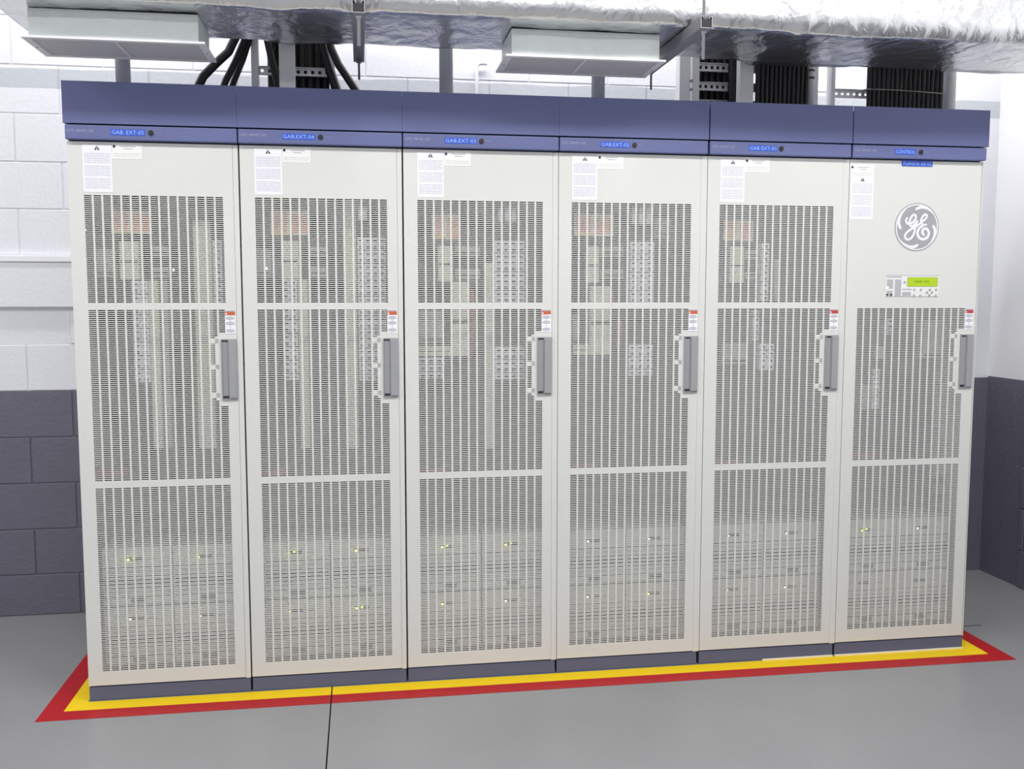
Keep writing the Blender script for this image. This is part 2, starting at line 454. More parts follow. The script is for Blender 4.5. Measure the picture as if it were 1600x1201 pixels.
# ------------------------------------------------------------------ cabinets
GX0, GX1 = 0.055, 0.540
NCOL = 15; SW = 0.0262; BW = (GX1 - GX0 - NCOL * SW) / (NCOL - 1)
PITCHZ = 0.00720; BARZ = 0.0031
G_TOP = (1.502, 1.889); G_MID = (0.842, 1.475); G_LOW = (0.115, 0.814)
def grille_mesh(name, z0, z1, blocks=()):
    mb = MB()
    for c in range(NCOL - 1):
        xa = GX0 + (c + 1) * SW + c * BW
        mb.box(xa, xa + BW, 0.0004, 0.0024, z0, z1)
    n = int(round((z1 - z0 + BARZ) / PITCHZ)); p = (z1 - z0 + BARZ) / n
    for r in range(n - 1):
        zb = z0 + (r + 1) * p - BARZ
        mb.box(GX0, GX1, 0.0006, 0.0022, zb, zb + BARZ)
    for (ca, cb, za, zb) in blocks:
        xa = GX0 + ca * (SW + BW) - BW * 0.5; xb = min(GX0 + cb * (SW + BW) - BW * 0.5, GX1)
        mb.box(xa, xb, 0.0002, 0.0026, za, zb)
    return mb.mesh(name, 'door')
MID_BLOCKS = [(14, 15, 1.116, 1.388), (13, 14, 1.350, 1.367), (13, 14, 1.253, 1.270), (13, 14, 1.147, 1.164), (13.6, 14, 1.135, 1.375)]
ME_G = {'top': grille_mesh('vent_grille', *G_TOP), 'mid': grille_mesh('vent_grille', *G_MID, MID_BLOCKS), 'low': grille_mesh('vent_grille', *G_LOW)}
DX0, DX1, DZ0, DZ1 = 0.003, 0.5778, 0.060, 2.079
HX0, HX1, HZ0, HZ1 = 0.519, 0.576, 1.139, 1.366
def door_mesh(has_top, x1):
    xs = [DX0, GX0, GX1, x1]
    zs = [DZ0, G_LOW[0], G_LOW[1], G_MID[0], G_MID[1], G_TOP[0], G_TOP[1], DZ1]
    holes = {(1, 1), (1, 3)} | ({(1, 5)} if has_top else set())
    mb = plate(xs, zs, holes, 0.0, 0.003)
    # folded rim behind the sheet
    mb.box(DX0, DX0 + 0.002, 0.003, 0.022, DZ0, DZ1); mb.box(x1 - 0.002, x1, 0.003, 0.022, DZ0, DZ1)
    mb.box(DX0, x1, 0.003, 0.022, DZ1 - 0.002, DZ1); mb.box(DX0, x1, 0.003, 0.022, DZ0, DZ0 + 0.002)
    return mb.mesh('door', 'door')
ME_DOOR = {True: door_mesh(True, DX1), False: door_mesh(False, 0.590)}
me_side_shaded = MB().box(0, 0.003, 0.024, 0.845, 0.055, 2.262).mesh('side_panel', 'inner')  # cream panel coloured grey, shade of the cabinet interior put into its paint
me_side_out = MB().box(0, 0.003, 0.024, 0.845, 0.055, 2.262).mesh('side_panel', 'door')
me_back = MB().box(0.006, 0.594, 0.30, 0.303, 0.055, 2.15).mesh('mounting_panel', 'inner')
me_rear = MB().box(0.003, 0.597, 0.846, 0.849, 0.0, 2.262).mesh('rear_panel', 'door')
me_roof = MB().box(0.0, 0.5992, -0.020, 0.85, 2.262, 2.268).mesh('roof_panel', 'roof')
me_plinth = MB().box(0.003, 0.596, 0.003, 0.845, 0.0, 0.0545).mesh('plinth', 'plinth', bevel=0.003)
me_post = MB().box(0.5784, 0.5972, 0.0004, 0.024, 0.0565, 2.079).mesh('frame_post', 'door', bevel=0.001, seg=1)
me_header = MB().box(0.0, 0.5992, -0.026, -0.022, 2.139, 2.286).box(0.0, 0.5992, -0.022, 0.024, 2.139, 2.142).mesh('header_panel', 'blue')
me_cheek = MB().box(0.0, 0.003, -0.022, 0.05, 2.142, 2.262).mesh('header_cheek', 'blue')
me_post_wide = {k: MB().box(0.5784, e, 0.0004, 0.024, 0.0565, 2.079).mesh('frame_post', 'door', bevel=0.001, seg=1) for k, e in ((2, 0.6012), (3, 0.6050), (4, 0.6042))}
def bezel_mesh(x0, x1):
    return MB().box(x0, x1, -0.022, 0.022, 2.0835, 2.1345).mesh('header_bezel', 'blue', bevel=0.004)
# recessed flush handle: frame, trough floor, lever
me_hplate = plate([HX0, HX0 + 0.003, HX0 + 0.026, HX1], [HZ0, HZ0 + 0.004, HZ1 - 0.004, HZ1], {(1, 1)}, -0.006, -0.0002)
me_hplate.box(HX0, HX0 + 0.028, -0.0012, 0.004, HZ0, HZ1, 1)
me_hplate = me_hplate.mesh('handle_frame', 'handle', 'handle_dark')
me_hlever = MB().box(HX0 + 0.0285, HX1 - 0.001, -0.0105, -0.006, HZ0 + 0.006, HZ1 - 0.004).mesh('handle_lever', 'handle', bevel=0.0015)
me_hshade = MB().box(HX0 + 0.004, HX0 + 0.025, -0.0035, -0.001, HZ0 + 0.005, HZ0 + 0.014).box(HX0 + 0.004, HX0 + 0.025, -0.0035, -0.001, HZ1 - 0.009, HZ1 - 0.005).mesh('handle_recess_shade', 'brkd')  # dark strips standing in for the shadow at both ends of the trough
def warn_mesh(red):
    mb = MB().box(0.536, 0.574, -0.0012, -0.0002, 1.386, 1.475, 0)
    mb.box(0.537, 0.573, -0.0016, -0.0012, 1.4545, 1.468, 1)
    mb.box(0.537, 0.573, -0.0015, -0.0012, 1.4685, 1.4735, 2)
    mb.disc(0.5415, 1.460, 0.0028, 0.0035, -0.0019, -0.0016, 10, 0)
    for z in (1.444, 1.424, 1.397):
        mb.disc(0.555, z, 0.0165, 0.006, -0.0016, -0.0012, 20, 2)
        mb.box(0.5415, 0.5685, -0.0019, -0.0016, z - 0.0008, z + 0.0008, 0)
    for z in (1.434, 1.411):
        mb.box(0.5535, 0.5565, -0.0016, -0.0012, z - 0.003, z + 0.002, 2)
    return mb.mesh('warning_sticker', 'paper', 'stkred' if red else 'orange', 'inkgrey')
ME_WARN = {False: warn_mesh(False), True: warn_mesh(True)}
def notice_mesh(w, h):
    return MB().box(0, w, -0.0010, -0.0002, 0, h).mesh('safety_notice', 'notice')
def triangle_mesh(w):
    return MB().prism_y([(0, 0), (w * 0.40, 0), (w * 0.46, w * 0.82)], -0.0016, -0.0010).prism_y([(w * 0.60, 0), (w, 0), (w * 0.54, w * 0.82)], -0.0016, -0.0010).mesh('warning_symbol', 'ink')
me_notice = notice_mesh(0.101, 0.168)
me_notice_c = notice_mesh(0.100, 0.174)
me_tri = triangle_mesh(0.018)
me_rating = MB().box(0, 0.103, -0.0008, -0.0002, 0, 0.054).mesh('rating_label', 'rating')
def rating_print_mesh():
    mb = MB().disc(0.008, 0.044, 0.0048, 0.0055, -0.0012, -0.0008, 16, 0)
    mb.box(0.030, 0.082, -0.0011, -0.0008, 0.0425, 0.0455, 1); mb.box(0.041, 0.071, -0.0011, -0.0008, 0.0345, 0.0375, 1)
    return mb.mesh('rating_print', 'ink', 'inkgrey')
me_rprint = rating_print_mesh()
me_lens = {c: MB().disc(0, 0, 0.0088, 0.0092, -0.005, 0.0, 20).disc(0, 0, 0.0045, 0.0047, -0.0065, -0.005, 14, 1).mesh('indicator_lamp', 'black', c) for c in ('black', 'redlens')}
me_small = text_mesh('lamp_caption', 'Normal', 0.021, 0.0045, 'modeltext')
me_model = text_mesh('model_lettering', 'GPS 4848/100', 0.094, 0.0105, 'modeltext', space=1.1)

# equipment seen through the grilles -------------------------------------------------
me_brk = MB().box(-0.0125, 0.0125, 0.0, 0.03, 0.001, 0.0235, 0).box(-0.006, 0.006, -0.004, 0.0, 0.007, 0.016, 1).mesh('circuit_breaker', 'brk', 'brkd')
def rect_mesh():
    mb = MB()
    w, h = 0.252, 0.222
    mb.box(0, w, 0, 0.20, 0, h, 0)
    # louvre slits, connector and display windows proud of the face as dark inlays
    for z in (0.030, 0.046, 0.062, 0.078, 0.094, 0.110, 0.126, 0.142):
        mb.box(0.006, w - 0.006, -0.0010, 0.0, z, z + 0.0045, 1)
    mb.box(0.10, 0.155, -0.0012, 0.0, 0.008, 0.026, 1)
    mb.box(0.088, 0.145, -0.0012, 0.0, 0.172, 0.184, 1)
    mb.box(0.160, 0.195, -0.0012, 0.0, 0.177, 0.180, 1)
    return mb.mesh('rectifier_module', 'rect', 'slit')
me_rect = rect_mesh()
me_tray = MB().box(0.012, 0.588, 0.075, 0.29, 0.100, 0.112).mesh('rectifier_tray', 'inner')
me_bus = MB().box(0.03, 0.57, 0.13, 0.15, 0.62, 0.65).box(0.03, 0.57, 0.13, 0.15, 0.70, 0.73).mesh('bus_bar', 'inner')
me_led = {c: MB().disc(0, 0, 0.0042, 0.0042, -0.004, 0, 10).mesh('status_led', c) for c in ('led_y', 'led_g', 'led_w')}
me_leds = {c: MB().box(-0.005, 0.005, -0.003, 0, -0.0026, 0.0026).mesh('status_display', c) for c in ('led_y', 'led_g', 'led_w')}

comp = {
 0: dict(label=[(0.122, 0.264, 1.76, 1.843)], cream=[(0.146, 0.216, 1.587, 1.731), (0.412, 0.479, 0.938, 1.81), (0.244, 0.28, 0.942, 1.585)],
         green=[(0.048, 0.128, 1.596, 1.704), (0.256, 0.319, 1.674, 1.713), (0.253, 0.319, 1.597, 1.636), (0.284, 0.312, 0.942, 1.585)],
         brk=[(0.186, 0.244, 1.198, 1.585), (0.485, 0.519, 1.5, 1.736)], red=[(0.04, 0.12, 0.828, 0.865)], led=[(0.03, 1.772, 'led_y'), (0.341, 1.625, 'led_w')]),
 1: dict(label=[(0.102, 0.246, 1.758, 1.851)], cream=[(0.137, 0.203, 1.591, 1.736), (0.372, 0.422, 0.925, 1.901), (0.197, 0.234, 0.929, 1.591)],
         green=[(0.041, 0.098, 1.598, 1.708), (0.244, 0.313, 1.678, 1.717), (0.243, 0.311, 1.599, 1.638)],
         brk=[(0.139, 0.195, 1.201, 1.591), (0.427, 0.535, 1.196, 1.754)], red=[(0.044, 0.12, 0.818, 0.853)], white=[(0.428, 0.472, 1.82, 1.872)], led=[(0.083, 1.632, 'led_w')]),
 2: dict(label=[(0.116, 0.225, 1.749, 1.844)], cream=[(0.138, 0.199, 1.583, 1.724), (0.19, 0.262, 1.287, 1.58), (0.059, 0.189, 1.288, 1.329), (0.328, 0.362, 0.911, 1.659)],
         green=[(0.06, 0.159, 1.339, 1.466), (0.209, 0.309, 1.682, 1.722), (0.209, 0.309, 1.593, 1.634)],
         brk=[(0.365, 0.485, 1.499, 1.746), (0.365, 0.485, 1.194, 1.324), (0.061, 0.158, 1.198, 1.286)], red=[(0.264, 0.285, 1.284, 1.553), (0.062, 0.15, 0.807, 0.847)], white=[(0.376, 0.458, 1.822, 1.875)]),
 3: dict(label=[(0.086, 0.248, 1.767, 1.852)], cream=[(0.14, 0.19, 1.579, 1.726), (0.152, 0.243, 1.287, 1.566), (0.083, 0.151, 1.288, 1.33)],
         green=[(0.083, 0.118, 1.345, 1.452), (0.201, 0.297, 1.685, 1.727), (0.201, 0.298, 1.595, 1.636), (0.428, 0.496, 1.762, 1.845)],
         brk=[(0.319, 0.42, 1.498, 1.748), (0.318, 0.419, 1.201, 1.33)], red=[(0.245, 0.256, 1.44, 1.558), (0.249, 0.311, 1.323, 1.438), (0.084, 0.176, 0.803, 0.843)], white=[(0.322, 0.414, 1.816, 1.883)]),
 4: dict(label=[(0.11, 0.238, 1.755, 1.836)], cream=[(0.138, 0.202, 1.58, 1.728)],
         green=[(0.118, 0.233, 1.241, 1.33), (0.215, 0.274, 1.679, 1.718), (0.217, 0.273, 1.597, 1.628), (0.345, 0.37, 1.506, 1.677)],
         brk=[(0.276, 0.31, 1.506, 1.745), (0.245, 0.273, 1.343, 1.466), (0.276, 0.342, 1.218, 1.329)], red=[(0.108, 0.199, 0.804, 0.843)]),
 5: dict(cream=[], green=[(0.205, 0.253, 1.256, 1.311), (0.150, 0.185, 1.039, 1.149), (0.429, 0.535, 1.257, 1.423)],
         brk=[(0.243, 0.275, 1.361, 1.432), (0.187, 0.22, 1.044, 1.215)], red=[(0.13, 0.216, 0.821, 0.86)]),
}
leds = {0: [('led_y', 1), ('led_y', 0), ('led_w', 0), ('led_w', 0)], 1: [('led_y', 1), ('led_y', 0), ('led_y', 0), ('led_y', 1)], 2: [('led_y', 1), ('led_y', 1), ('led_y', 0), ('led_w', 0)],
        3: [('led_w', 0), ('led_w', 0), ('led_w', 1), ('led_y', 0)], 4: [('led_w', 0), ('led_w', 0), ('led_w', 0), ('led_w', 0)], 5: [('led_g', 1), ('led_w', 0), None, None]}
EY = 0.095
def equipment(root, k):
    d = comp[k]
    obj('mounting_panel', me_back, root)
    obj('rectifier_tray', me_tray, root)
    obj('bus_bar', me_bus, root, kind='stuff')
    for (a, b, z0, z1) in d.get('label', []):
        p = obj('label_plate', MB().box(a, b, EY, EY + 0.02, z0, z1).mesh('label_plate', 'cream'), root)
        w = b - a
        obj('printed_patch', MB().box(a + 0.05 * w, a + 0.42 * w, EY - 0.001, EY, z0 + 0.012, z1 - 0.006).mesh('printed_patch', 'rlabel'), p)
        obj('printed_patch', MB().box(a + 0.55 * w, a + 0.97 * w, EY - 0.001, EY, z0 + 0.006, z1 - 0.010).mesh('printed_patch', 'rlabel'), p)
        obj('printed_patch', MB().box(a + 0.05 * w, a + 0.5 * w, EY - 0.001, EY, z0 + 0.002, z0 + 0.010).mesh('printed_patch', 'ylabel'), p)
    for (a, b, z0, z1) in d.get('cream', []):
        tall = (z1 - z0) > 0.5
        p = obj('mounting_rail' if tall else 'contactor', MB().box(a, b, EY + (0.01 if tall else 0), EY + 0.06, z0, z1).mesh('equipment_box', 'cream', bevel=0.003, seg=1), root)
        if not tall:
            h = z1 - z0
            obj('terminal_strip', MB().box(a + 0.006, b - 0.006, EY - 0.003, EY, z0 + 0.45 * h, z0 + 0.50 * h).mesh('terminal_strip', 'slit'), p)
    for (a, b, z0, z1) in d.get('green', []):
        p = obj('terminal_block', MB().box(a, b, EY + 0.02, EY + 0.07, z0, z1).mesh('terminal_block', 'equip', bevel=0.003, seg=1), root)
        if (b - a) > 0.05:
            obj('terminal_strip', MB().box(a + 0.006, b - 0.006, EY + 0.016, EY + 0.02, z0 + 0.012, z0 + 0.020).mesh('terminal_strip', 'slit'), p)
    for (a, b, z0, z1) in d.get('brk', []):
        nc = max(1, int(round((b - a) / 0.030))); nr = max(1, int(round((z1 - z0) / 0.0255)))
        p = obj('breaker_panel', MB().box(a, b, EY + 0.031, EY + 0.05, z0, z1).mesh('breaker_panel', 'equip'), root)
        for c in range(nc):
            for r in range(nr):
                o = obj('circuit_breaker', me_brk, p, (a + (c + 0.5) * (b - a) / nc, EY, z0 + r * (z1 - z0) / nr))
                o.scale = ((b - a) / nc / 0.0265, 1, (z1 - z0) / nr / 0.0250)
    for (a, b, z0, z1) in d.get('white', []):
        n = max(1, int(round((b - a) / 0.032)))
        for c in range(n):
            w = (b - a) / n
            obj('fuse_holder', MB().box(a + c * w + 0.003, a + (c + 1) * w - 0.006, EY, EY + 0.03, z0, z1).mesh('fuse_holder', 'brk', bevel=0.002, seg=1), root)
    for (a, b, z0, z1) in d.get('red', []):
        if z1 - z0 > 0.1:
            obj('red_cable_run', MB().tube([((a + b) / 2, EY + 0.03, z0), ((a + b) / 2 + 0.004, EY + 0.02, (z0 + z1) / 2), ((a + b) / 2, EY + 0.03, z1)], min(0.012, (b - a) / 2)).mesh('red_cable_run', 'redcable'), root)
        else:
            zc = (z0 + z1) / 2
            obj('red_cable_run', MB().tube([(a - 0.02, EY + 0.06, zc + 0.01), (a, EY + 0.03, zc), ((a + b) / 2, EY + 0.02, zc - 0.003), (b, EY + 0.03, zc), (b + 0.02, EY + 0.06, zc + 0.01)], 0.016).mesh('red_cable_run', 'redcable'), root)
    for (x, z, c) in d.get('led', []):
        obj('status_led', me_led[c], root, (x, EY - 0.002, z))
    for i, (x, z) in enumerate(((0.050, 0.346), (0.309, 0.346), (0.050, 0.112), (0.309, 0.112))):
        r = obj('rectifier_module', me_rect, root, (x, 0.07, z))
        if leds[k][i]:
            c, disp = leds[k][i]
            obj('status_led', me_led[c], r, (0.095, -0.002, 0.178))
            if disp: obj('status_display', me_leds['led_g' if c != 'led_w' else 'led_w'], r, (0.116, -0.002, 0.181))

tags = ['GAB. EXT-05', 'GAB.EXT-04', 'GAB.EXT-03', 'GAB.EXT-02', 'GAB EXT-01', 'CONTROL']
labels = ['cream power cabinet tagged GAB. EXT-05, leftmost of the row', 'cream power cabinet tagged GAB.EXT-04, second from the left', 'cream power cabinet tagged GAB.EXT-03 with red indicator lens',
          'cream power cabinet tagged GAB.EXT-02 with red indicator lens', 'cream power cabinet tagged GAB EXT-01, next to the control cabinet', 'cream control cabinet with round grey emblem and green display, rightmost of the row']
tape_x = [(0.160, 0.278), (0.159, 0.279), (0.158, 0.281), (0.162, 0.280), (0.162, 0.280), (0.184, 0.276)]
OFF = [0, 0, 0, 0, 0.004, 0.007]
for k in range(6):
    X0 = 0.6 * k + OFF[k]
    root = thing('power_cabinet' if k < 5 else 'control_cabinet', (X0, 0, 0), labels[k], 'cabinet', 'power plant cabinets in a row')
    obj('side_panel', me_side_out if k == 0 else me_side_shaded, root, (0.003, 0, 0)); obj('side_panel', me_side_out if k == 5 else me_side_shaded, root, (0.594, 0, 0))
    obj('rear_panel', me_rear, root); obj('roof_panel', me_roof, root); obj('plinth', me_plinth, root)
    if k >= 4:
        obj('levelling_grout', MB().box(0.0 if k == 5 else 0.28, 0.594, -0.006, 0.0025, 0.0015, 0.0065).mesh('levelling_grout', 'grout'), root)
    if k < 2: obj('frame_post', me_post, root)
    elif k < 5: obj('frame_post', me_post_wide[k], root)
    else: obj('frame_post', MB().box(0.5925, 0.597, 0.001, 0.024, 0.0565, 2.079).mesh('frame_post', 'door'), root)
    hd = obj('header_panel', me_header, root)
    if k == 0: obj('header_cheek', me_cheek, root)
    if k == 5: obj('header_cheek', me_cheek, root, (0.5962, 0, 0))
    # header strip with lamp, tag and model lettering
    bz = obj('header_bezel', bezel_mesh(0.004 if k == 0 else 0.002, 0.598 if k < 5 else 0.594), root)
    obj('indicator_lamp', me_lens['redlens' if k in (2, 3) else 'black'], bz, (0.2985, -0.022, 2.111))
    obj('lamp_caption', me_small, bz, (0.313, -0.0224, 2.1105))
    obj('model_lettering', me_model, bz, (0.009, -0.0224, 2.1085))
    ta, tb = tape_x[k]
    obj('name_tape', MB().box(ta, tb, -0.0228, -0.022, 2.1000, 2.1215).mesh('name_tape', 'tape'), bz, label='blue name tape')
    obj('name_lettering', text_mesh('name_lettering', tags[k], tb - ta - 0.008, 0.0135, 'tapetext'), bz, (ta + 0.004, -0.0232, 2.1040))
    # door
    door = obj('door', ME_DOOR[k < 5], root)
    dx = 0.0 if k < 5 else 0.008
    if k < 5: obj('vent_grille', ME_G['top'], door, kind='stuff')
    obj('vent_grille', ME_G['mid'], door, kind='stuff')
    obj('vent_grille', ME_G['low'], door, kind='stuff')
    obj('handle_frame', me_hplate, door, (dx * 0.6, 0, 0)); obj('handle_lever', me_hlever, door, (dx * 0.6, 0, 0)); obj('handle_recess_shade', me_hshade, door, (dx * 0.6, 0, 0))
    obj('warning_sticker', ME_WARN[k >= 4], door, (dx * 0.6, 0, 0))
    if k < 5:
        obj('safety_notice', me_notice, door, (0.055, 0, 1.900)); obj('warning_symbol', me_tri, door, (0.097, 0, 2.050))
        obj('rating_label', me_rating, door, (0.157, 0, 2.020)); obj('rating_print', me_rprint, door, (0.157, 0, 2.020))
    else:
        obj('safety_notice', me_notice_c, door, (0.008, 0, 1.838)); obj('warning_symbol', me_tri, door, (0.050, 0, 1.992))
        obj('rating_label', me_rating, door, (0.005, 0, 2.006)); obj('rating_print', me_rprint, door, (0.005, 0, 2.004))
    equipment(root, k)
    if k == 5:
        # second tape stuck under the header
        pt = obj('name_tape', MB().box(0.229, 0.365, -0.0030, -0.0004, 2.057, 2.081).mesh('name_tape', 'tape'), root, label='blue name tape')
        obj('name_lettering', text_mesh('name_lettering', 'PLANTA GE 02', 0.124, 0.0135, 'tapetext'), pt, (0.235, -0.0034, 2.0615))
        # emblem
        EX, EZ, ER = 0.306, 1.810, 0.0985
        em = obj('emblem', MB().disc(0, 0, ER, ER, -0.0010, -0.0002, 64, 0).mesh('emblem', 'logo'), root, (EX, 0, EZ), label='round grey emblem with a white script monogram')
        obj('emblem_ring', MB().disc(0, 0, ER * 0.955, ER * 0.955, -0.0014, -0.0010, 64, 0).mesh('emblem_ring', 'logow'), em)
        obj('emblem_disc', MB().disc(0, 0, ER * 0.905, ER * 0.905, -0.0018, -0.0014, 64, 0).mesh('emblem_disc', 'logo'), em)
        for q in range(4):
            a0 = math.radians(94 - 90 * q)
            path = [(0.745, 0), (0.80, -7), (0.845, -16), (0.880, -30), (0.905, -46), (0.925, -62)]
            pts = [(ER * r * math.cos(a0 + math.radians(a)), ER * r * math.sin(a0 + math.radians(a))) for r, a in path]
            obj('emblem_swirl', MB().ribbon(pts, [ER * w for w in (0.050, 0.062, 0.060, 0.048, 0.032, 0.012)], -0.0022, -0.0018).mesh('emblem_swirl', 'logow'), em)
        def nrm(l): return [((x - 697) / 452.0 * ER, -(y - 590) / 495.0 * ER) for x, y in l]
        s1 = nrm([(487, 410), (468, 465), (505, 520), (575, 515), (640, 455), (668, 375), (632, 335), (580, 375), (540, 480), (555, 560), (605, 572), (655, 520), (698, 455), (660, 590), (640, 720), (588, 815), (510, 850),
                  (455, 790), (490, 705), (590, 625), (700, 560), (795, 475), (865, 420), (888, 350), (848, 330), (800, 380), (772, 470), (805, 535), (885, 540)])
        s2 = nrm([(815, 555), (745, 615), (712, 705), (745, 800), (830, 838), (915, 800), (945, 705), (900, 625), (840, 628), (808, 690), (845, 748)])
        obj('emblem_monogram', MB().ribbon(s1, ER * 0.046, -0.0022, -0.0018).ribbon(s2, ER * 0.056, -0.0023, -0.0018).mesh('emblem_monogram', 'logow'), em)
        # control panel
        cp = obj('control_panel', MB().box(0.176, 0.416, -0.0022, -0.0002, 1.524, 1.614).mesh('control_panel', 'panel', bevel=0.0008, seg=1), root)
        fx = lambda c: 0.176 + (c - 190) / 1080.0 * 0.240
        fz = lambda c: 1.614 - (c - 130) / 430.0 * 0.090
        def pb(nm, x0, x1, c0, c1, m, y=-0.0026): obj(nm, MB().box(fx(x0), fx(x1), y, -0.0022, fz(c1), fz(c0)).mesh(nm, m), cp)
        pb('panel_border', 195, 1265, 132, 146, 'inkgrey'); pb('panel_title', 205, 510, 158, 184, 'inkgrey')
        pb('legend_block', 212, 335, 222, 405, 'inkgrey'); pb('legend_block', 375, 500, 222, 550, 'inkgrey'); pb('legend_block', 530, 700, 468, 548, 'inkgrey'); pb('legend_block', 530, 715, 405, 428, 'inkgrey')
        pb('legend_block', 210, 330, 445, 548, 'inkgrey')
        pb('lcd_bezel', 618, 1242, 172, 366, 'equip', -0.0028); pb('lcd_screen', 632, 1228, 182, 356, 'lcd', -0.0034)
        pb('lcd_row', 760, 930, 240, 290, 'lcdtext', -0.0036); pb('lcd_row', 960, 1060, 240, 290, 'lcdtext', -0.0036)
        for cx, cz, m in ((565, 270, 'inkgrey'), (1080, 420, 'handle_dark'), (1025, 475, 'handle_dark'), (1125, 475, 'handle_dark'), (1075, 530, 'handle_dark'), (1210, 420, 'inkgrey'), (1205, 530, 'inkgrey'),
                          (765, 420, 'inkgrey'), (900, 420, 'inkgrey'), (765, 530, 'inkgrey'), (890, 530, 'inkgrey'), (222, 522, 'brkd'), (302, 522, 'brkd')):
            obj('push_button', MB().disc(0, 0, 0.0038, 0.0038, -0.004, 0, 12).mesh('push_button', m), cp, (fx(cx), -0.0022, fz(cz)))
        obj('status_led', MB().disc(0, 0, 0.004, 0.003, -0.003, 0, 10).mesh('status_led', 'led_w'), cp, (fx(225), -0.0022, fz(385)))

# ------------------------------------------------------------------ conduit posts, ladders and cables behind the header
ROOF = 2.2682
TOPZ = CEIL - 0.002
def cname(k): return ('GAB. EXT-05', 'GAB.EXT-04', 'GAB.EXT-03', 'GAB.EXT-02', 'GAB EXT-01', 'CONTROL')[k]
for k, (x, r) in enumerate(((0.170, 0.027), (0.772, 0.029), (1.381, 0.027), (1.995, 0.027), (2.612, 0.029))):
    if k in (1, 4):
        mb = MB().box(x - r, x + r, 0.125, 0.127, ROOF, TOPZ).box(x - r, x - r + 0.003, 0.127, 0.165, ROOF, TOPZ).box(x + r - 0.003, x + r, 0.127, 0.165, ROOF, TOPZ)
        obj('support_channel', mb.mesh('support_channel', 'galv2'), label='flat galvanised upright channel behind the header tagged ' + cname(k), cat='channel', group='galvanised uprights behind the header')
    else:
        obj('conduit_pipe', MB().tube([(x, 0.155, ROOF), (x, 0.155, TOPZ)], r, 20).mesh('conduit_pipe', 'galv2'), label='round galvanised pipe rising behind the header tagged ' + cname(k), cat='pipe', group='galvanised uprights behind the header')
obj('conduit_pipe', MB().tube([(3.62, 0.30, ROOF), (3.62, 0.30, TOPZ)], 0.034, 20).mesh('conduit_pipe', 'galv2'), label='round galvanised pipe right of the rightmost cable bundle', cat='pipe', group='galvanised uprights behind the header')
pp = obj('white_pipe', MB().tube([(1.611, WALL - 0.03, 2.0), (1.611, WALL - 0.03, 2.632), (1.616, WALL - 0.03, 2.649), (1.631, WALL - 0.03, 2.655), (1.661, WALL - 0.03, 2.655)], 0.009, 10).mesh('white_pipe', 'diffw'),
         label='thin white pipe with a bent top on the back wall', cat='pipe')

def slotted_rung(x0, x1, y, z0, z1, n):
    xs = [x0]; zs = [z0, z0 + 0.0022, (z0 + z1) / 2 - 0.0065, (z0 + z1) / 2 + 0.0065, z1 - 0.0022, z1]
    p = (x1 - x0) / n; holes = set()
    for i in range(n):
        c = x0 + (i + 0.5) * p
        xs += [c - 0.0062, c + 0.0062]; holes.add((1 + 2 * i, 2))
    xs.append(x1)
    mb = plate(xs, zs, holes, y, y + 0.002)
    mb.box(x0, x1, y - 0.010, y, z0, z0 + 0.002); mb.box(x0, x1, y - 0.010, y, z1 - 0.002, z1)
    return mb.mesh('rung', 'ladder')
lad = thing('cable_ladder', (0, 0, 0), 'vertical cable ladder holding cables behind the GAB.EXT-04 header', 'cable ladder', 'cable ladders behind the header')
obj('stringer', MB().box(0.623, 0.650, 0.29, 0.33, ROOF, TOPZ).mesh('stringer', 'ladder'), lad)
obj('stringer', MB().box(0.930, 0.947, 0.29, 0.33, ROOF, TOPZ).mesh('stringer', 'ladder'), lad)
for z in (2.398, 2.70, 3.0): obj('rung', slotted_rung(0.650, 0.930, 0.300, z, z + 0.034, 10), lad)
lad = thing('cable_ladder', (0, 0, 0), 'wide white cable ladder with two slotted rungs behind the GAB EXT-01 header', 'cable ladder', 'cable ladders behind the header')
obj('stringer', MB().box(2.378, 2.425, 0.28, 0.284, ROOF, TOPZ).box(2.378, 2.382, 0.284, 0.33, ROOF, TOPZ).mesh('stringer', 'ladder'), lad)
obj('stringer', MB().box(2.432, 2.463, 0.275, 0.33, ROOF, TOPZ).mesh('stringer', 'ladder'), lad)
obj('stringer', MB().box(2.974, 2.997, 0.275, 0.33, ROOF, TOPZ).mesh('stringer', 'ladder'), lad)
obj('bolt', MB().tube([(2.428, 0.270, 2.43), (2.428, 0.285, 2.43)], 0.006, 8).mesh('bolt', 'strut'), lad); obj('bolt', MB().tube([(2.428, 0.270, 2.395), (2.428, 0.285, 2.395)], 0.006, 8).mesh('bolt', 'strut'), lad)
for z, h in ((2.338, 0.02), (2.396, 0.036), (2.475, 0.036), (2.62, 0.036)): obj('rung', slotted_rung(2.463, 2.974, 0.300, z, z + h, 20), lad)
lad = thing('cable_ladder', (0, 0, 0), 'narrow cable ladder with one slotted rung behind the CONTROL header', 'cable ladder', 'cable ladders behind the header')
obj('stringer', MB().box(3.063, 3.081, 0.285, 0.33, ROOF, TOPZ).mesh('stringer', 'ladder'), lad)
for z in (2.386, 2.70): obj('rung', slotted_rung(3.081, 3.575, 0.300, z, z + 0.037, 18), lad)
sp = obj('white_conduit_sleeve', MB().tube([(2.957, 0.262, ROOF), (2.957, 0.262, TOPZ)], 0.013, 14).mesh('white_conduit_sleeve', 'diffw'), label='white sleeve beside the middle cable bundle with two black ties', cat='conduit')
for z in (2.452, 2.483): obj('black_tie', MB().tube([(2.957, 0.262, z), (2.957, 0.262, z + 0.008)], 0.0155, 14).mesh('black_tie', 'black'), sp)

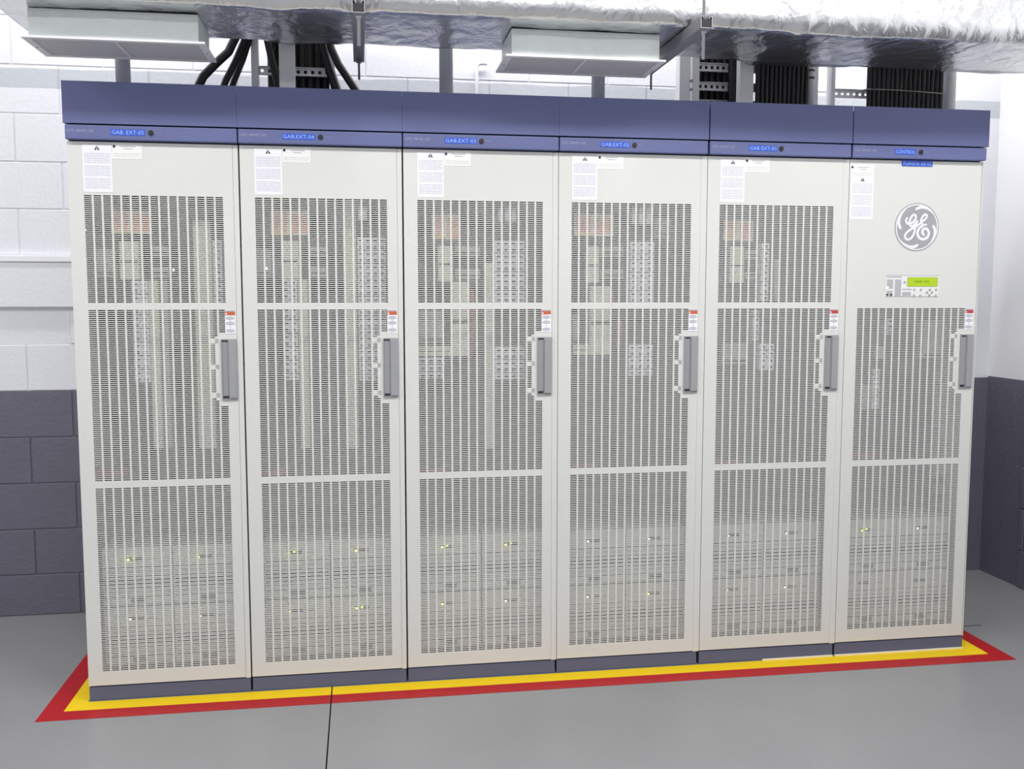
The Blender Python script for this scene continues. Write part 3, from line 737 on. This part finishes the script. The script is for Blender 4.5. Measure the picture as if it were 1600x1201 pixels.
rc = random.Random(11)
def cable(pts, r, label, group=None):
    return obj('power_cable', MB().tube(pts, r, 10).mesh('power_cable', 'cable'), label=label, cat='cable', group=group)
ORD = ('first', 'second', 'third', 'fourth', 'fifth', 'sixth', 'seventh', 'eighth', 'ninth', 'tenth', 'eleventh', 'twelfth', 'thirteenth', 'fourteenth', 'fifteenth', 'sixteenth', 'seventeenth', 'eighteenth')
def bundle(x0, x1, y, r, label, group):
    n = int(round((x1 - x0) / (2.02 * r))); p = (x1 - x0) / n
    for i in range(n):
        x = x0 + (i + 0.5) * p
        j = lambda: rc.uniform(-0.0015, 0.0015)
        pts = [(x, y + j(), z) for z in (ROOF, 2.30, 2.36, 2.42, 2.49, 2.6, 2.8, 3.1, TOPZ)]
        cable(pts, p * 0.4995, ORD[i] + ' black cable from the left ' + label, group)
bundle(0.682, 0.925, 0.330, 0.0145, 'in the vertical bundle behind the GAB.EXT-04 header', 'cables of the left vertical bundle')
bundle(2.466, 2.700, 0.335, 0.0145, 'behind the slotted rungs of the white ladder', 'cables behind the white ladder')
bundle(2.588, 2.690, 0.268, 0.0150, 'in front of the slotted rungs of the white ladder', 'cables in front of the white ladder')
bundle(2.700, 2.938, 0.245, 0.0100, 'in the bundle right of the flat channel', 'cables of the middle vertical bundle')
bundle(3.206, 3.562, 0.245, 0.0105, 'in the wide string-tied bundle', 'cables of the right vertical bundle')
obj('tie_string', MB().tube([(3.180, 0.285, 2.412), (3.197, 0.235, 2.412), (3.30, 0.230, 2.412), (3.45, 0.230, 2.408), (3.56, 0.231, 2.404), (3.572, 0.265, 2.404)], 0.0022, 6).mesh('tie_string', 'string'),
    label='thin grey string tied around the right cable bundle', cat='string')
cable([(0.415, 0.205, ROOF), (0.415, 0.205, ROOF + 0.012), (0.425, 0.205, 2.31), (0.452, 0.205, 2.365), (0.505, 0.205, 2.42), (0.548, 0.205, 2.46), (0.578, 0.205, 2.52), (0.60, 0.205, 2.62), (0.61, 0.205, 2.9)], 0.017, 'thick black cable curving furthest left above the header', 'loose thick cables above the header')
cable([(0.505, 0.24, ROOF), (0.505, 0.24, ROOF + 0.012), (0.512, 0.24, 2.31), (0.531, 0.24, 2.36), (0.568, 0.24, 2.43), (0.603, 0.24, 2.51), (0.62, 0.24, 2.62), (0.625, 0.24, 2.9)], 0.0135, 'thick black cable sloping up beside the furthest left curving cable', 'loose thick cables above the header')
cable([(0.535, 0.27, ROOF), (0.535, 0.27, ROOF + 0.012), (0.540, 0.27, 2.31), (0.556, 0.27, 2.36), (0.594, 0.27, 2.45), (0.618, 0.27, 2.52), (0.63, 0.27, 2.62), (0.635, 0.27, 2.9)], 0.0125, 'thick black cable sloping up just left of the ladder stringer', 'loose thick cables above the header')
cable([(0.745, 0.262, ROOF), (0.745, 0.262, ROOF + 0.012), (0.738, 0.262, 2.31), (0.725, 0.262, 2.37), (0.705, 0.262, 2.46), (0.693, 0.262, 2.52), (0.685, 0.262, 2.62), (0.68, 0.262, 2.9)], 0.0165, 'thick black cable leaning in front of the left vertical bundle', 'loose thick cables above the header')
cable([(0.985, 0.262, ROOF), (0.985, 0.262, ROOF + 0.012), (0.965, 0.262, 2.31), (0.945, 0.262, 2.37), (0.922, 0.262, 2.44), (0.906, 0.262, 2.50), (0.89, 0.262, 2.62), (0.88, 0.262, 2.9)], 0.0185, 'thick black cable sloping down right beside the left bundle', 'loose thick cables above the header')
cable([(1.065, 0.222, ROOF), (1.065, 0.222, ROOF + 0.012), (1.045, 0.222, 2.31), (1.012, 0.222, 2.36), (0.965, 0.222, 2.43), (0.937, 0.222, 2.49), (0.915, 0.222, 2.60), (0.90, 0.222, 2.9)], 0.0155, 'thick black cable bowing furthest right above the GAB.EXT-04 header', 'loose thick cables above the header')

# ------------------------------------------------------------------ foil wrapped duct
def duct():
    x0, x1, nx = -0.125, RIGHT - 0.001, 420
    y0, y1, z0, z1, rad = -0.405, 0.092, 2.465, 2.96, 0.055
    prof = []
    def arc(cy, cz, a0, a1, n):
        for i in range(n):
            a = a0 + (a1 - a0) * i / n
            prof.append((cy + rad * math.cos(a), cz + rad * math.sin(a), math.cos(a), math.sin(a)))
    def line(p, q, nrm, n):
        for i in range(n):
            t = i / n; prof.append((p[0] + (q[0] - p[0]) * t, p[1] + (q[1] - p[1]) * t, nrm[0], nrm[1]))
    line((y1 - rad, z0), (y0 + rad, z0), (0, -1), 22)
    arc(y0 + rad, z0 + rad, -PI / 2, -PI, 10)
    line((y0, z0 + rad), (y0, z1 - rad), (-1, 0), 24)
    arc(y0 + rad, z1 - rad, PI, PI / 2, 6)
    line((y0 + rad, z1), (y1 - rad, z1), (0, 1), 6)
    arc(y1 - rad, z1 - rad, PI / 2, 0, 6)
    line((y1, z1 - rad), (y1, z0 + rad), (1, 0), 8)
    arc(y1 - rad, z0 + rad, 0, -PI / 2, 10)
    k = len(prof); V, F = [], []
    for i in range(nx + 1):
        x = x0 + (x1 - x0) * i / nx
        bulge = 0.016 * math.exp(-((x - 2.60) / 0.035) ** 2) + 0.012 / (1 + math.exp(-(x - 2.64) / 0.03)) + 0.010 * math.exp(-((x - 0.78) / 0.05) ** 2)
        pinch = -0.010 * math.exp(-((x - 1.043) / 0.05) ** 2) - 0.010 * math.exp(-((x - 2.200) / 0.05) ** 2)
        for (py, pz, ny, nz) in prof:
            d = 0.010 * noise.noise((x * 2.2, py * 4, pz * 4)) + 0.006 * noise.noise((x * 7 + 3, py * 9, pz * 9)) + 0.0022 * noise.noise((x * 17 + pz * 8, py * 12 + 5, pz * 13))
            if nz < -0.9: d = d * 0.45 - 0.004 + 0.6 * bulge + 0.0 * pinch
            else: d += bulge + pinch
            if nz < -0.9: d = min(d, 0.004 if not (0.96 < x < 1.12 or 2.12 < x < 2.28) else -0.001)
            V.append((x, py + ny * d, pz + nz * d))
    for i in range(nx):
        for j in range(k):
            q = (j + 1) % k
            F.append((i * k + j, (i + 1) * k + j, (i + 1) * k + q, i * k + q))
    F.append(tuple(range(k))); F.append(tuple(nx * k + j for j in range(k - 1, -1, -1)))
    me = bpy.data.meshes.new('insulation_jacket'); me.from_pydata(V, [], F); me.materials.append(M['foil'])
    for p in me.polygons: p.use_smooth = True
    me.update()
    return me
dr = thing('air_duct', (0, 0, 0), 'long air duct wrapped in crinkled silver foil above the cabinets', 'air duct')
obj('insulation_jacket', duct(), dr)

# ------------------------------------------------------------------ diffusers under the duct
def diffuser(x0, x1, label):
    y0, y1, z = -0.275, -0.010, 2.372
    t = thing('air_diffuser', (x0, y0, z), label, 'air diffuser', 'ceiling air diffusers under the duct')
    w, d = x1 - x0, y1 - y0
    nx0, nx1, ny0, ny1 = 0.022, w - 0.022, 0.012, d - 0.012
    mb = MB()
    for a, b, c, e in ((nx0, nx1, ny0, ny0 + 0.002), (nx0, nx1, ny1 - 0.002, ny1), (nx0, nx0 + 0.002, ny0 + 0.002, ny1 - 0.002), (nx1 - 0.002, nx1, ny0 + 0.002, ny1 - 0.002)):
        mb.box(a, b, c, e, 0.004, 0.094)
    mb.box(nx0, nx1, ny0 - 0.006, ny0, 0.084, 0.087)
    obj('neck', mb.mesh('neck', 'galv'), t)
    fr = MB()
    f = 0.024
    fr.box(0, w, 0, f, -0.003, 0.004); fr.box(0, w, d - f, d, -0.003, 0.004); fr.box(0, f, f, d - f, -0.003, 0.004); fr.box(w - f, w, f, d - f, -0.003, 0.004)
    obj('frame', fr.mesh('frame', 'diffw'), t)
    sl = MB(); n = 17
    for i in range(n):
        yy = f + (d - 2 * f) * (i + 0.5) / n
        sl.box(f, w - f, yy - 0.0046, yy + 0.0030, -0.001, 0.0015)
    obj('louvre_blades', sl.mesh('louvre_blades', 'diffs'), t, kind='stuff')
    obj('centre_bar', MB().box(w / 2 - 0.004, w / 2 + 0.004, f, d - f, -0.0028, -0.001).mesh('centre_bar', 'diffw'), t)
    obj('baffle', MB().box(f * 0.9, w - f * 0.9, f * 0.9, d - f * 0.9, 0.006, 0.008).mesh('baffle', 'strut'), t)
    for sx in (f / 2, w - f / 2):
        obj('screw', MB().prism_z([(sx + 0.0035 * math.cos(a), d / 2 + 0.0035 * math.sin(a)) for a in [2 * PI * i / 10 for i in range(10)]], -0.0045, -0.003).mesh('screw', 'strut'), t)
    return t
diffuser(-0.050, 0.532, 'white louvred air diffuser with galvanised neck, above the leftmost cabinet')
diffuser(1.555, 2.140, 'white louvred air diffuser with galvanised neck, above the middle of the row')

# ------------------------------------------------------------------ strut hangers
def hanger(x, label):
    t = thing('strut_hanger', (x, 0, 2.423), label, 'duct hanger', 'strut hangers carrying the duct')
    y0, y1, h, w = -0.525, 0.135, 0.040, 0.0205
    mb = MB()
    mb.box(-w, w, y0, y1, 0, 0.0025); mb.box(-w, -w + 0.0025, y0, y1, 0.0025, h); mb.box(w - 0.0025, w, y0, y1, 0.0025, h)
    mb.box(-w + 0.0025, -w + 0.0115, y0, y1, h - 0.0025, h); mb.box(w - 0.0115, w - 0.0025, y0, y1, h - 0.0025, h)
    mb.box(-w + 0.009, -w + 0.0115, y0, y1, h - 0.009, h - 0.0025); mb.box(w - 0.0115, w - 0.009, y0, y1, h - 0.009, h - 0.0025)
    obj('channel', mb.mesh('channel', 'strut'), t)
    obj('channel_shade', MB().box(-w + 0.003, w - 0.003, y0 + 0.004, y0 + 0.006, 0.003, h - 0.010).mesh('channel_shade', 'black'), t)  # black plate standing in for the shade inside the open channel end
    obj('threaded_rod', MB().tube([(0, y0 + 0.03, -0.095), (0, y0 + 0.03, TOPZ - 2.423)], 0.0055, 10).mesh('threaded_rod', 'rod'), t)
    obj('threaded_rod', MB().tube([(0, 0.105, -0.072), (0, 0.105, TOPZ - 2.423)], 0.0042, 10).mesh('threaded_rod', 'oldrod'), t)
    for y, m in ((y0 + 0.03, 'rod'), (0.105, 'oldrod')):
        obj('nut', MB().tube([(0, y, -0.010), (0, y, -0.001)], 0.0095, 6).mesh('nut', m), t)
        obj('washer', MB().tube([(0, y, -0.0012), (0, y, 0.0)], 0.014, 14).mesh('washer', m), t)
    return t
hanger(1.043, 'steel strut hanger under the duct between the two diffusers')
hanger(2.200, 'steel strut hanger under the duct right of the middle diffuser')
